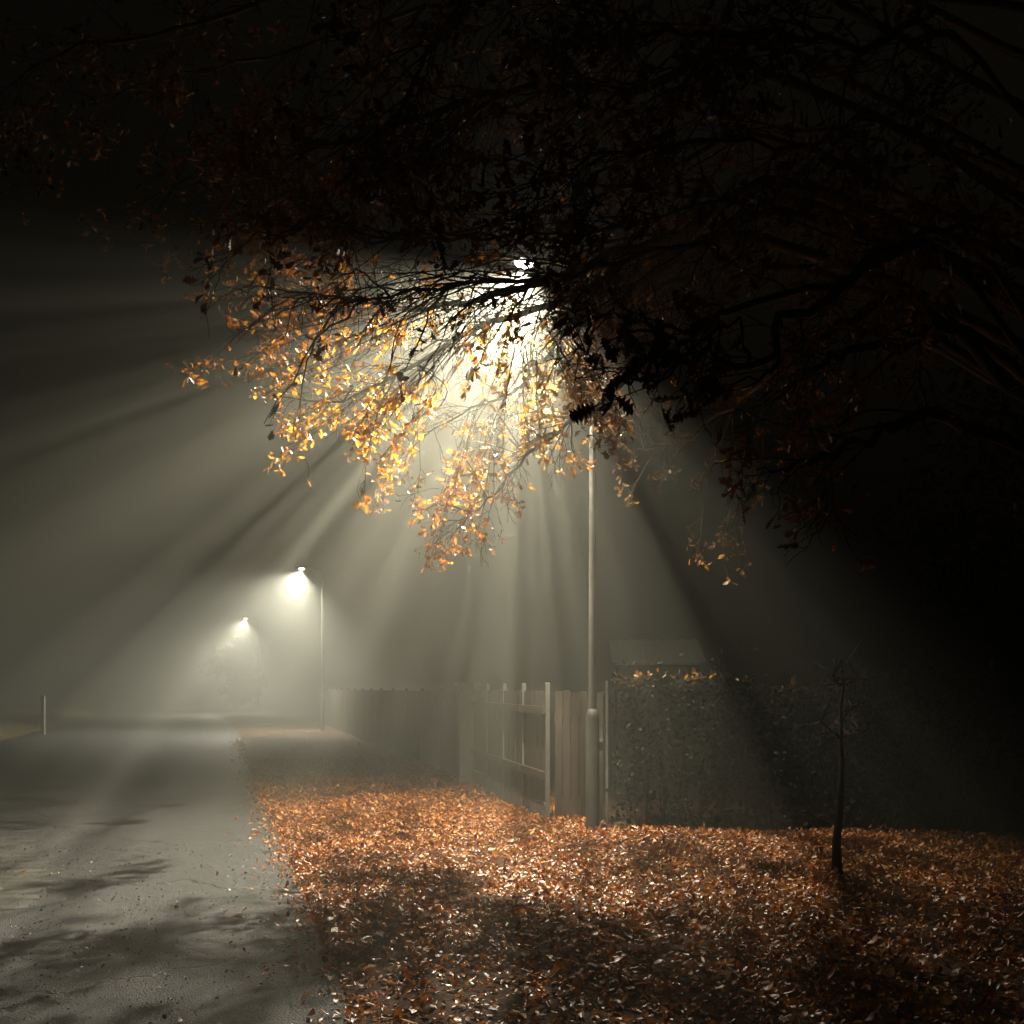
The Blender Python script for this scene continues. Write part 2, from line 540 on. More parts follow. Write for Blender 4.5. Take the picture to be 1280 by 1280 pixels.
def street_lamp(loc, label, watts, deg=None, blend=None):
    root = empty('street_lamp', loc, label, 'street lamp', 'street lamps along the road', AZ)
    for k, (t, m) in make_lamp_meshes().items():
        t.build(k, m, root)
    bm = bmesh.new()
    add_box(bm, .025, .115, -.072, -.06, .55, .95, bevel=.004)
    M2 = Matrix.Rotation(R(-90), 4, 'Z')
    pn = bm_obj('access_door', bm, M_HEAD, root)
    pn.location = (-.07, 0, 0)
    # housing: flat tapered luminaire tilted slightly up at the road end
    bm = bmesh.new()
    secs = [(.42, .045, .02, .035), (.50, .085, .015, .055), (.66, .125, .0, .07), (.86, .12, .0, .06), (.98, .07, .01, .035)]
    rings = []
    for (x, hw, zb, zt) in secs:
        ring = []
        for a in range(12):
            th = a / 12 * 2 * math.pi
            y = hw * math.copysign(abs(math.cos(th)) ** .6, math.cos(th))
            zz = (zt if math.sin(th) > 0 else zb * 0 + .012) * math.copysign(abs(math.sin(th)) ** .7, math.sin(th))
            ring.append(bm.verts.new((x, y, LAMP_H + .075 + zz)))
        rings.append(ring)
    for a, b in zip(rings, rings[1:]):
        for i in range(12):
            bm.faces.new((a[i], a[(i + 1) % 12], b[(i + 1) % 12], b[i]))
    bm.faces.new(rings[0]); bm.faces.new(rings[-1])
    hd = bm_obj('lamp_head', bm, M_HEAD, root, True)
    # shallow bowl lens under the housing
    bm = bmesh.new()
    bmesh.ops.create_uvsphere(bm, u_segments=20, v_segments=10, radius=1.0)
    for v in list(bm.verts):
        if v.co.z > .02: bm.verts.remove(v)
    for v in bm.verts:
        v.co = Vector((ARM + v.co.x * .10, v.co.y * .07, LAMP_H + .063 + v.co.z * .06))
    ln = bm_obj('lens', bm, M_LENS, hd, True)
    ld = bpy.data.lights.new('lamp_light', 'SPOT')
    ld.energy = watts
    ld.color = FAR_COL if deg else LAMP_COL
    ld.spot_size = R(deg or SPOT_DEG)
    ld.spot_blend = blend or SPOT_BLEND
    ld.shadow_soft_size = .03
    lo = bpy.data.objects.new('lamp_light', ld)
    link(lo, root)
    lo.location = (ARM, 0, LAMP_H - .06)
    lo.rotation_euler = (0, R(-SPOT_TILT), 0)   # aims down and out over the road
    return root


SPOT_DEG, SPOT_BLEND, SPOT_TILT = 124, .9, 20


def pole_at(px, py_head, y):
    hp = P(px, py_head, y)
    return Vector((hp.x - ADIR.x * ARM, y - ADIR.y * ARM, 0))


lamp_base = pole_at(655, 345, 10.2)
street_lamp((lamp_base.x, lamp_base.y, .03), 'nearest street lamp, its head shining through the oak branches', LAMP_W)
b2 = pole_at(377, 712, 36.3)
street_lamp((b2.x, b2.y, .03), 'mid distance street lamp with slim pole clear of branches in fog', LAMP_W * 1.55, 150, 1.0)
b3 = pole_at(307, 775, 62.5)
street_lamp((b3.x, b3.y, .03), 'third street lamp along the road, brightest of the small far lights', LAMP_W * 2.4, 150, 1.0)
b4 = pole_at(294, 798, 84.0)
street_lamp((b4.x, b4.y, .03), 'farthest street lamp, faint glow half hidden by a dark tree', LAMP_W * 2.4, 150, 1.0)

# ------------------------------------------------------------------ garden boundary on the right
# boundary fence going away along the road
F0, F1 = Vector((.41, 11.5, 0)), Vector((-.61, 16.1, 0))
fr = empty('board_fence', F0, 'dark board fence with thin pale posts running away from the gate', 'fence')
fd = (F1 - F0)
flen = fd.length
fr.rotation_euler = (0, 0, math.atan2(fd.y, fd.x))
FH = 1.62
npan = 4
seg = flen / npan
for i in range(npan):
    bm = bmesh.new()
    x = i * seg + .03
    k = 0
    nb = 8
    w = (seg - .06) / nb
    for b_ in range(nb):
        add_box(bm, x + b_ * w + .003, x + (b_ + 1) * w - .003, -.012 + .004 * (b_ % 2), .012 + .004 * (b_ % 2), .30, FH - .06 + .012 * random.random(), bevel=.003)
    add_box(bm, x, x + seg - .06, .02, .06, .55, .64)
    add_box(bm, x, x + seg - .06, .02, .06, 1.3, 1.39)
    bm_obj('fence_panel', bm, M_WOOD, fr)
    bm = bmesh.new()
    add_box(bm, x, x + seg - .06, -.03, .03, .0, .28, bevel=.008)
    bm_obj('gravel_board', bm, M_CONC, fr)
for i in range(npan + 1):
    bm = bmesh.new()
    add_box(bm, i * seg - .018, i * seg + .018, -.022, .03, -.05, FH + .04, bevel=.005)
    bm_obj('fence_post', bm, M_STEEL, fr)

# far stretch of fence beyond the pillar
G0, G1 = Vector((-.80, 16.9, 0)), Vector((-8.1, 43.0, 0))
fr2 = empty('board_fence', G0, 'foggy far stretch of board fence beyond the concrete pillar', 'fence')
fd = G1 - G0
fr2.rotation_euler = (0, 0, math.atan2(fd.y, fd.x))
flen = fd.length
npan2 = 14
seg = flen / npan2
for i in range(npan2):
    x = i * seg + .03
    bm = bmesh.new()
    for b_ in range(12):
        w = (seg - .06) / 12
        add_box(bm, x + b_ * w + .004, x + (b_ + 1) * w - .004, -.012 + .004 * (b_ % 2), .012 + .004 * (b_ % 2), .05, FH - .08)
    bm_obj('fence_panel', bm, M_WOOD, fr2)
for i in range(npan2 + 1):
    bm = bmesh.new()
    add_box(bm, i * seg - .02, i * seg + .02, -.03, .03, -.05, FH - .03, bevel=.005)
    bm_obj('fence_post', bm, M_STEEL, fr2)

# concrete pillar between the two stretches
pr = empty('gate_pillar', (-.74, 16.5, 0), 'square concrete pillar with a flat cap at the far fence end', 'pillar', rz=.22)
bm = bmesh.new(); add_box(bm, -.15, .15, -.15, .15, -.05, 1.62, bevel=.012); bm_obj('shaft', bm, M_CONC, pr)
bm = bmesh.new(); add_box(bm, -.19, .19, -.19, .19, 1.623, 1.70, bevel=.012); bm_obj('cap', bm, M_CONC, pr)

# plank gate that faces the camera behind the near lamp post
gt = empty('plank_gate', (.44, 11.50, 0), 'narrow plank gate behind the nearest lamp post', 'gate', rz=-.02)
bm = bmesh.new()
for i in range(6):
    add_box(bm, .05 + i * .093, .05 + i * .093 + .088, -.012 + .003 * (i % 2), .014, .07, 1.56 + .015 * math.sin(i * 2.1), bevel=.004)
bm_obj('plank_panel', bm, M_WOOD, gt)
for z_ in (.35, 1.2):
    bm = bmesh.new()
    add_box(bm, .04, .60, .018, .05, z_, z_ + .09, bevel=.004)
    bm_obj('cross_rail', bm, M_WOOD, gt)
bm = bmesh.new(); add_box(bm, .63, .66, -.03, .03, -.05, 1.68, bevel=.005); bm_obj('gate_post', bm, M_STEEL, gt)
bm = bmesh.new(); add_box(bm, .52, .60, -.035, -.014, .98, 1.02, bevel=.004); bm_obj('latch', bm, M_STEEL, gt)

# ------------------------------------------------------------------ hedge
def hedge():
    H0, H1 = np.array([1.18, 11.45]), np.array([7.5, 10.55])
    u = (H1 - H0); Ln = np.linalg.norm(u); u /= Ln
    nv = np.array([-u[1], u[0]])
    root = empty('garden_hedge', (H0[0], H0[1], 0), 'dark clipped hedge with a few bright leaves along its top', 'hedge')
    n = 16000
    s = rng.uniform(0, Ln, n)
    face = rng.random(n)
    w = np.where(face < .55, -.42 + np.abs(rng.normal(0, .09, n)), rng.uniform(-.42, .42, n))
    top = 1.66 + .07 * np.sin(s * 2.3) + .05 * np.sin(s * 6.1 + 1) + np.where(rng.random(n) < .06, rng.exponential(.09, n), 0)
    z = np.where(face < .55, rng.uniform(.02, 1, n) * top, top - np.abs(rng.normal(0, .08, n)))
    p = np.stack([H0[0] + u[0] * s + nv[0] * w, H0[1] + u[1] * s + nv[1] * w, z], 1)
    p[:, :2] += rng.normal(0, .03, (n, 2))
    d = rng.normal(0, 1, (n, 3)); d[:, 2] -= .2
    nr = rng.normal(0, .6, (n, 3)); nr[:, 2] += .5; nr[:, 1] -= .5
    leaves_mesh('foliage', p, d, nr, rng.uniform(.04, .085, n), rng.normal(.3, .4, n), rng.normal(.2, .2, n), M_HEDGE, root, (H0[0], H0[1], 0), SMALL)
    t = Tubes()
    for i in range(60):
        s_ = rng.uniform(0.1, Ln - .1)
        b = H0 + u * s_ + nv * rng.uniform(-.15, .15)
        pts = [(b[0], b[1], -.05)]
        for k in range(1, 5):
            pts.append((b[0] + rng.normal(0, .06 * k), b[1] + rng.normal(0, .05 * k), k * .36))
        t.add(pts, np.linspace(.018, .005, 5), 5)
    t.build('stems', M_BARK, root, (H0[0], H0[1], 0))
    # loose autumn leaves caught on the top
    n = 110
    cl = np.array([.12, .3, .38, .75, .95, 1.3, 1.9, 2.1, 2.6])
    s = np.abs(rng.choice(cl, n) + rng.normal(0, .07, n))
    p = np.stack([H0[0] + u[0] * s + nv[0] * -.3, H0[1] + u[1] * s + nv[1] * -.3, 1.72 + .07 * np.sin(s * 2.3) - np.abs(rng.normal(0, .10, n))], 1)
    p[:, :2] += rng.normal(0, .08, (n, 2))
    d = rng.normal(0, 1, (n, 3)); nr = rng.normal(0, .6, (n, 3)); nr[:, 2] += 1
    o = leaves_mesh('caught_leaves', p, d, nr, rng.uniform(.05, .09, n), rng.normal(.4, .6, n), rng.normal(.3, .3, n), M_GOLD, root, (H0[0], H0[1], 0), SMALL)


hedge()

# shed whose pale roof shows over the hedge
sh = empty('garden_shed', (2.15, 15.2, 0), 'low garden shed with a pale sheet roof rising over the hedge', 'shed', rz=-.04)
bm = bmesh.new(); add_box(bm, -.60, .60, -.6, 0, 0, 1.93, bevel=.01); bm_obj('shed_wall', bm, M_SHEDWALL, sh)
bm = bmesh.new()
for i in range(14):
    x0 = -.67 + i * .0956
    add_box(bm, x0, x0 + .0945, -.75, .1, 0, .018 + .014 * (i % 2))
for v in bm.verts:
    v.co.z += 1.95 + (v.co.y + .75) * .42
bm_obj('roof', bm, M_ROOF, sh)

# pale post by the far left verge
lp = P(54, 918, 34.6)
po = empty('marker_post', (lp.x, lp.y, .0), 'short pale post on the left verge beside the road', 'post')
bm = bmesh.new(); add_box(bm, -.06, .06, -.06, .06, -.05, 1.25, bevel=.012); bm_obj('shaft', bm, M_PALE, po)
bm = bmesh.new()
add_box(bm, -.068, .068, -.068, .068, 1.253, 1.33, bevel=.02); bm_obj('cap', bm, M_PALE, po)


# ------------------------------------------------------------------ trees
def catmull(pts, n):
    pts = np.asarray([tuple(p) for p in pts], dtype=float)
    p = np.vstack([2 * pts[0] - pts[1], pts, 2 * pts[-1] - pts[-2]])
    m = len(pts) - 1
    out = []
    for t in np.linspace(0, m - 1e-6, n):
        i = int(t); f = t - i
        a, b, c_, d = p[i], p[i + 1], p[i + 2], p[i + 3]
        out.append(.5 * (2 * b + (c_ - a) * f + (2 * a - 5 * b + 4 * c_ - d) * f ** 2 + (3 * b - a - 3 * c_ + d) * f ** 3))
    return np.array(out)


LAMP_P = np.array(P(655, 345, 10.2))
AXIS = (LAMP_P - np.array([0, 0, CAMZ])) / np.linalg.norm(LAMP_P - np.array([0, 0, CAMZ]))  # camera to lamp; leaf sprays stretch along it to shape the light shafts


class Bough:
    """one main branch: its wood and its leaves"""
    def __init__(s):
        s.t = Tubes()
        s.lp, s.ld, s.ls = [], [], []

    def rosette(s, p, d, n, size):
        for _ in range(n):
            v = d * .5 + rng.normal(0, .75, 3)
            v[2] -= .35
            s.lp.append(p + rng.normal(0, .02, 3)); s.ld.append(v); s.ls.append(size * rng.uniform(.65, 1.2))

    def twig(s, p, d, L, r, level, leaf, size, droop=.25):
        n = 6 if level < 2 else 4
        pts = [np.array(p)]
        dd = d / np.linalg.norm(d)
        step = L / (n - 1)
        for i in range(n - 1):
            dd = dd + rng.normal(0, .20, 3) + np.array([0, 0, -droop * .22])
            dd /= np.linalg.norm(dd)
            pts.append(pts[-1] + dd * step)
        s.t.add(pts, np.linspace(r, max(.0016, r * .4), n), 5 if level < 2 else 3)
        if level < 2:
            k = int(rng.integers(3, 6)) if level == 0 else int(rng.integers(2, 4))
            for j in range(k):
                f = rng.uniform(.25, 1.0) * (n - 1)
                i = min(int(f), n - 2)
                q = pts[i] + (pts[i + 1] - pts[i]) * (f - i)
                tg = pts[i + 1] - pts[i]
                tg = tg / np.linalg.norm(tg)
                sd = np.cross(tg, rng.normal(0, 1, 3)); sd /= np.linalg.norm(sd) + 1e-9
                s.twig(q, tg + sd * rng.uniform(.4, .9), L * rng.uniform(.35, .65), max(r * .5, .002), level + 1, leaf, size, droop)
        if leaf > 0:
            if rng.random() < leaf:
                s.rosette(pts[-1], dd, int(rng.integers(2, 6)), size)
            if level >= 1 and rng.random() < leaf * .6:
                s.rosette(pts[n // 2], dd, int(rng.integers(1, 3)), size)

    def limb(s, px, r0, r1, twigs=14, tl=.8, leaf=.3, size=.09, t0=.1, droop=.25, n=26, sides=8, jit=.02):
        pts = catmull([P(*q) if len(q) == 3 else Vector(q[:3]) for q in px], n)
        pts[1:-1] += rng.normal(0, jit, (n - 2, 3))
        s.t.add(pts, np.linspace(r0, r1, n), sides)
        s.pts = pts
        for j in range(twigs):
            f = (t0 + (1 - t0) * (j + rng.random()) / twigs) * (n - 1)
            i = min(int(f), n - 2)
            tg = pts[i + 1] - pts[i]; tg /= np.linalg.norm(tg)
            sd = np.cross(tg, rng.normal(0, 1, 3)); sd /= np.linalg.norm(sd) + 1e-9
            fr_ = f / (n - 1)
            s.twig(pts[i], tg + sd * rng.uniform(.5, 1.1), tl * rng.uniform(.5, 1.15) * (1.1 - .4 * fr_), (r0 + (r1 - r0) * fr_) * .26 + .002, 0, leaf, size, droop)
        return pts

    def cluster(s, px, py, y, rad, n, size=.072, deep=.5, m=None, k=(5, 3, 2)):
        """a leafy spray: a bowed twig from the nearest wood to the spot, then sub twigs with rosettes"""
        cpt = np.array(P(px, py, y))
        d = np.linalg.norm(s.pts - cpt, axis=1) + .6 * np.maximum(0, np.arange(len(s.pts)) / len(s.pts) - .6)
        i = max(1, int(np.argmin(d)) - 3)
        a = s.pts[i]
        mid = (a + cpt) / 2 + np.array([0, 0, .08 * np.linalg.norm(cpt - a)]) + rng.normal(0, .05, 3)
        arc = catmull([a, mid, cpt], 9)
        arc[1:-1] += rng.normal(0, .012, (7, 3))
        s.t.add(arc, np.linspace(.009, .003, 9), 5)
        m = m or max(3, n // 5)
        for _ in range(m):
            f = rng.uniform(.45, 1.0) * 8
            j = min(int(f), 7)
            b = arc[j]
            e = cpt + rng.normal(0, 1, 3) * rad * np.array([.44, .44, .4]) + AXIS * rng.uniform(-1, 1) * deep
            mm = (b + e) / 2 + rng.normal(0, .04, 3)
            tw = catmull([b, mm, e], 5)
            s.t.add(tw, np.linspace(.0035, .0016, 5), 3)
            dd = e - mm; dd /= np.linalg.norm(dd) + 1e-9
            s.rosette(tw[-1], dd, k[0], size)
            s.rosette(tw[3], dd, k[1], size)
            s.rosette(tw[2], dd, k[2], size)

    def spray(s, phi, r0, r1, n, a0=-2.5, a1=1.3, size=.078, jit=1.05):
        """twigs that sweep out and down past the lamp in one layer along the sight line, leaves placed to cut light shafts"""
        m = max(3, n // 42)
        for a in np.linspace(a0, a1, m) + rng.normal(0, .12, m):
            dep = LAMP_P[1] + AXIS[1] * a
            sc = dep / FPX
            f = R(phi + rng.normal(0, jit))
            e = np.array([-math.cos(f), 0, -math.sin(f)])
            q0 = LAMP_P + AXIS * a + e * r0 * sc * rng.uniform(.55, .9)
            q1 = LAMP_P + AXIS * a + e * r1 * sc * rng.uniform(.8, 1.05)
            root_ = s.pts[int(np.argmin(np.linalg.norm(s.pts - q0, axis=1)))]
            mid = (q0 + q1) / 2 + rng.normal(0, .02, 3) + np.array([0, 0, .03])
            arc = catmull([root_, q0, mid, q1], 16)
            s.t.add(arc, np.linspace(.006, .0016, 16), 4)
            L = np.linalg.norm(q1 - q0)
            for k in range(int(rng.integers(5, 8))):
                i = int(rng.integers(6 if r1 - r0 < 120 else 8, 15))
                b = arc[i]
                wid = np.linalg.norm(b - LAMP_P - AXIS * a) * R(jit) * 1.1
                e2 = b + (q1 - q0) / L * rng.uniform(.08, .25) + rng.normal(0, 1, 3) * np.array([wid, .12, wid])
                s.t.add([b, (b + e2) / 2 + rng.normal(0, .01, 3), e2], [.003, .0022, .0013], 3)
                dd = e2 - b; dd /= np.linalg.norm(dd) + 1e-9
                s.rosette(e2, dd, 4, size)
                s.rosette((b + e2) / 2, dd, 2, size)

    def build(s, parent, wood, leafm, origin, label=None):
        b = s.t.build('branch', wood, parent, origin)
        if label: b['label'] = label
        if s.lp:
            n = len(s.lp)
            nr = rng.normal(0, .7, (n, 3)); nr[:, 2] += .5
            leaves_mesh('foliage', s.lp, s.ld, nr, s.ls, rng.normal(.7, .9, n), rng.normal(.45, .4, n), leafm, b, origin)
        return b


def build_oak():
    base = Vector((4.2, 6.9, 0))
    root = empty('oak_tree', base, 'large oak spreading golden and dark autumn branches over the verge', 'tree')
    O = tuple(base)
    t = Tubes()
    zs = [-.15, 0, .15, .5, 1.2, 2.2, 3.2, 4.2, 5.2, 6.4, 7.6]
    rs = [.52, .46, .39, .33, .29, .27, .25, .22, .17, .11, .05]
    t.add([(base.x + .05 * math.sin(z) - .05 * z, base.y + .04 * math.cos(z * 1.3), z) for z in zs], rs, 18)
    t.build('trunk', M_BARK, root, O)

    def trunk_pt(z):
        return (base.x + .05 * math.sin(z) - .05 * z, base.y + .04 * math.cos(z * 1.3), z, 1)

    # A: main lit bough, passes just in front of the lamp and carries the golden end at the left
    A = Bough()
    A.limb([trunk_pt(3.9), (1000, 235, 6.6), (850, 292, 7.2), (735, 330, 7.7), (640, 362, 8.0), (540, 384, 8.1), (430, 372, 8.1), (310, 352, 8.0)], .055, .004, 42, .75, .12, .085, .25, .3, 30)
    for q in [(-3, 240, 390, 160), (1, 200, 390, 200), (4.5, 210, 380, 200), (9.5, 190, 370, 260), (13, 200, 360, 170), (16.5, 150, 440, 300), (20, 150, 400, 200)]:
        A.spray(*q, jit=.65)
    for q in [(265, 370, 7.9, .1, 8), (240, 480, 7.9, .1, 8), (440, 345, 8.4, .15, 16)]:
        A.cluster(*q)
    A.build(root, M_BARK, M_ORANGE, O, 'long bough crossing in front of the lamp with golden leaves at its tip')
    # B
    B = Bough()
    B.limb([trunk_pt(4.1), (1010, 250, 7.2), (880, 300, 7.8), (790, 340, 8.2), (680, 386, 8.5), (590, 412, 8.5), (505, 468, 8.5), (425, 500, 8.4), (340, 494, 8.3)], .05, .004, 40, .7, .1, .085, .3, .3, 30)
    for q in [(24, 130, 370, 330), (28, 110, 220, 160), (34, 290, 365, 110), (37.5, 200, 385, 240), (42, 190, 335, 250), (46.5, 210, 330, 250), (53, 200, 305, 240), (56, 290, 350, 110)]:
        B.spray(*q, jit=.65)
    for q in [(365, 530, 8.4, .12, 16), (455, 622, 8.5, .1, 16)]:
        B.cluster(*q)
    B.build(root, M_BARK, M_GOLD, O, 'drooping bough with dense yellow leaves')
    # C
    C = Bough()
    C.limb([trunk_pt(3.7), (960, 300, 7.4), (800, 355, 8.3), (722, 384, 8.8), (697, 430, 9.0), (668, 464, 9.0), (631, 497, 9.0), (565, 523, 8.9), (513, 563, 8.8)], .045, .003, 32, .6, .08, .085, .35, .3, 30)
    for q in [(62, 90, 170, 130), (74, 45, 140, 85), (81, 45, 120, 85), (84, 150, 240, 150), (91, 120, 220, 200), (96, 130, 220, 210), (103, 120, 200, 240), (112, 110, 180, 150), (118, 130, 180, 80)]:
        C.spray(*q, jit=.75)
    for q in [(605, 573, 9.0, .08, 14), (650, 425, 9.6, .15, 20)]:
        C.cluster(*q)
    C.build(root, M_BARK, M_PALELEAF, O, 'slim bough with pale bright leaves under the lamp')
    # F: lower twigs and the hanging spray of leaves
    Fb = Bough()
    Fb.limb([trunk_pt(3.2), (1000, 330, 7.0), (860, 420, 7.9), (745, 505, 8.6), (690, 545, 8.7), (640, 590, 8.7), (600, 635, 8.6), (560, 650, 8.6)], .035, .003, 26, .55, .10, .08, .45, .45, 30)
    for q in [(71, 270, 360, 340), (78, 280, 345, 240)]:
        Fb.spray(*q, -2.0, .7)
    for q in [(515, 640, 8.5, .1, 12), (640, 570, 8.8, .08, 8), (720, 575, 9, .15, 10), (545, 680, 8.5, .08, 10)]:
        Fb.cluster(*q)
    Fb.build(root, M_BARK, M_ORANGE, O, 'lowest bough with a hanging spray of orange leaves')
    # right-hand scattered leaves beyond the pole
    G = Bough()
    G.limb([trunk_pt(3.4), (1080, 400, 8.0), (980, 460, 9.4), (900, 520, 10.4), (820, 560, 10.8), (780, 560, 10.9)], .035, .003, 14, .7, .18, .08, .3, .3, 26)
    for q in [(780, 530, 10.8, .3, 26), (825, 603, 10.8, .14, 16), (872, 610, 10.8, .1, 10), (784, 626, 10.8, .08, 10), (940, 620, 10.4, .2, 24), (1000, 490, 9.2, .25, 24), (905, 690, 10.5, .25, 36), (870, 700, 10.5, .15, 16), (830, 500, 10.8, .25, 16), (760, 500, 10.9, .2, 20)]:
        G.cluster(*q)
    G.build(root, M_BARK, M_GOLD, O, 'far bough with loose scattered leaves behind the lamp post')
    # D: near branch with large dark leaves
    D = Bough()
    D.limb([trunk_pt(3.0), (1190, 330, 4.9), (1035, 370, 4.2), (985, 398, 3.9), (960, 438, 3.7), (900, 452, 3.55), (855, 456, 3.45), (805, 451, 3.4), (765, 470, 3.35)], .024, .002, 10, .3, .0, .085, .3, .3, 28)
    for q in [(800, 430, 3.4, .08, 14), (770, 470, 3.35, .07, 14), (830, 470, 3.4, .09, 16), (890, 460, 3.5, .07, 10), (815, 490, 3.4, .07, 10), (865, 405, 3.5, .08, 10), (870, 500, 3.5, .03, 5), (770, 415, 3.4, .05, 6), (905, 480, 3.5, .05, 6)]:
        D.cluster(q[0], q[1], q[2], q[3] * 3.0, 1, .095, .1, 2, (3, 1, 1))
    D.build(root, M_BARK, M_DIMBROWN, O, 'near low bough with large brown leaves coloured dark as if shaded')
    D2 = Bough()
    D2.limb([trunk_pt(3.3), (1200, 300, 5.4), (1060, 350, 4.8), (935, 382, 4.4), (860, 410, 4.2), (805, 405, 4.1), (740, 390, 4.0), (705, 405, 3.95)], .022, .002, 12, .4, .03, .08, .3, .3, 28)
    for q in [(705, 400, 3.95, .06, 6)]:
        D2.cluster(q[0], q[1], q[2], q[3] * 1.5, 1, .08, .05, 1, (3, 1, 0))
    D2.build(root, M_BARK, M_DIMBROWN, O)
    # long bare twigs that sweep left in front of the lamp
    K = Bough()
    K.limb([trunk_pt(4.0), (1020, 270, 6.0), (880, 305, 6.3), (780, 325, 6.5), (700, 345, 6.6), (610, 352, 6.6), (520, 366, 6.6), (420, 378, 6.5), (350, 372, 6.5)], .028, .003, 22, .5, .02, .075, .15, .3, 34)
    for k in range(34):
        i = int(rng.integers(13, 30))
        a = K.pts[i]
        reach = rng.uniform(.35, 1.35)
        ang = R(rng.uniform(5, 62))
        e = a + np.array([-math.cos(ang) * reach, rng.normal(0, .25), -math.sin(ang) * reach])
        m1 = a + (e - a) * .35 + np.array([-.10 * reach, 0, .09 * reach]) + rng.normal(0, .02, 3)
        m2 = a + (e - a) * .7 + np.array([-.05 * reach, 0, .05 * reach]) + rng.normal(0, .03, 3)
        arc = catmull([a, m1, m2, e], 14)
        arc[1:-1] += rng.normal(0, .006, (12, 3))
        K.t.add(arc, np.linspace(.0075, .0018, 14), 4)
        for _ in range(int(rng.integers(3, 7))):
            j = int(rng.integers(4, 13))
            tg = arc[j + 1] - arc[j]; tg = tg / np.linalg.norm(tg)
            K.twig(arc[j], tg + rng.normal(0, .45, 3), rng.uniform(.12, .4), .0028, 2, .05, .075, .2)
    for q in [(330, 530, 6.3, .06, 8), (415, 350, 6.4, .1, 10), (388, 432, 6.4, .05, 6), (500, 490, 6.5, .03, 4), (600, 455, 6.6, .04, 4)]:
        K.cluster(q[0], q[1], q[2], q[3], 1, .09, .05, 1, (4, 2, 1))
    K.build(root, M_BARK, M_DIMBROWN, O, 'near bough of long bare dark twigs sweeping across the lamp')
    # leafy sprays added on the house side of the lamp to shade the ground
    H = Bough()
    H.limb([trunk_pt(4.5), (1060, 270, 8.0), (940, 320, 8.8), (850, 350, 9.0), (780, 380, 9.1), (730, 395, 9.1)], .03, .003, 16, .6, .12, .07, .3, .3, 26)
    for q in [(114, 130, 230, 140), (118, 100, 240, 300), (122, 90, 240, 300), (126, 90, 230, 300), (138, 80, 190, 90), (149, 80, 190, 60)]:
        H.spray(*q, -2.6, -.2, .07, 1.8)
    H.build(root, M_BARK, M_RUST, O)
    # E: bare twigs at the right
    for k, pts in enumerate([
        [trunk_pt(2.9), (1180, 520, 5.6), (1080, 552, 5.4), (1000, 582, 5.3), (945, 588, 5.2)],
        [trunk_pt(3.1), (1200, 420, 5.8), (1120, 430, 5.6), (1040, 440, 5.4), (985, 490, 5.3), (962, 510, 5.2)],
        [trunk_pt(3.3), (1150, 380, 6.4), (1060, 400, 6.2), (1010, 450, 6.1), (1000, 500, 6.0)],
    ]):
        E = Bough()
        E.limb(pts, .045, .003, 16, .6, .12, .085, .2, .35, 24)
        E.build(root, M_BARK, M_RUST, O)
    # upper dark crown: boughs that fan out over the road towards the camera
    ups = [
        ([trunk_pt(4.4), (980, 180, 6.2), (800, 230, 6.4), (640, 275, 6.6), (500, 300, 6.6), (380, 290, 6.5), (290, 250, 6.4)], .05, 30, .8, .16),
        ([trunk_pt(4.2), (960, 260, 5.6), (800, 280, 5.4), (690, 290, 5.4), (580, 300, 5.4), (470, 290, 5.3), (390, 280, 5.2), (310, 300, 5.2)], .024, 26, .55, .07),
        ([trunk_pt(4.8), (960, 90, 5.6), (780, 110, 5.3), (620, 120, 5.2), (520, 140, 5.2), (430, 180, 5.2), (330, 200, 5.2)], .09, 30, .9, .5),
        ([trunk_pt(5.0), (900, 40, 6.8), (720, 100, 7.4), (560, 170, 7.8), (420, 220, 8.0), (300, 230, 8.2)], .08, 28, 1.0, .3),
        ([trunk_pt(5.4), (920, -60, 5.6), (700, -40, 5.2), (560, 30, 5.0), (490, 150, 5.0), (470, 165, 5.0)], .08, 26, .9, .45),
        ([trunk_pt(5.8), (900, -80, 7.5), (660, -20, 7.6), (440, 40, 7.7), (240, 90, 7.8), (90, 130, 7.9)], .09, 30, 1.1, .5),
        ([trunk_pt(4.6), (1120, 160, 5.6), (1000, 180, 4.8), (860, 180, 4.4), (740, 200, 4.2), (660, 230, 4.2)], .04, 28, .7, .3),
        ([trunk_pt(5.2), (1180, 40, 5.4), (1080, 60, 4.6), (960, 40, 4.2), (820, 40, 4.0), (700, 20, 4.0)], .07, 26, .9, .5),
        ([trunk_pt(4.4), (1060, 260, 7.8), (960, 300, 8.8), (880, 330, 9.4), (800, 330, 9.7), (760, 335, 9.8)], .07, 30, .7, .12),
        ([trunk_pt(4.6), (1080, 250, 8.4), (960, 330, 9.4), (880, 380, 9.6), (800, 420, 9.4), (750, 450, 9.2)], .03, 24, .7, .06),
        ([trunk_pt(4.8), (1000, 260, 8.0), (900, 300, 8.8), (830, 330, 9.0), (770, 360, 9.0), (720, 370, 9.0)], .03, 26, .7, .05),
        ([trunk_pt(5.0), (1080, 160, 8.2), (960, 200, 9.2), (850, 230, 9.8), (740, 260, 10.2), (640, 280, 10.4)], .07, 30, .8, .2),
        ([trunk_pt(6.2), (700, -90, 6.0), (450, -40, 6.2), (250, 30, 6.4), (100, 60, 6.5), (10, 110, 6.6)], .08, 30, 1.0, .45),
        ([trunk_pt(4.0), (1230, 280, 6.2), (1180, 300, 5.6), (1130, 310, 5.2), (1080, 330, 5.0)], .05, 22, .7, .5),
    ]
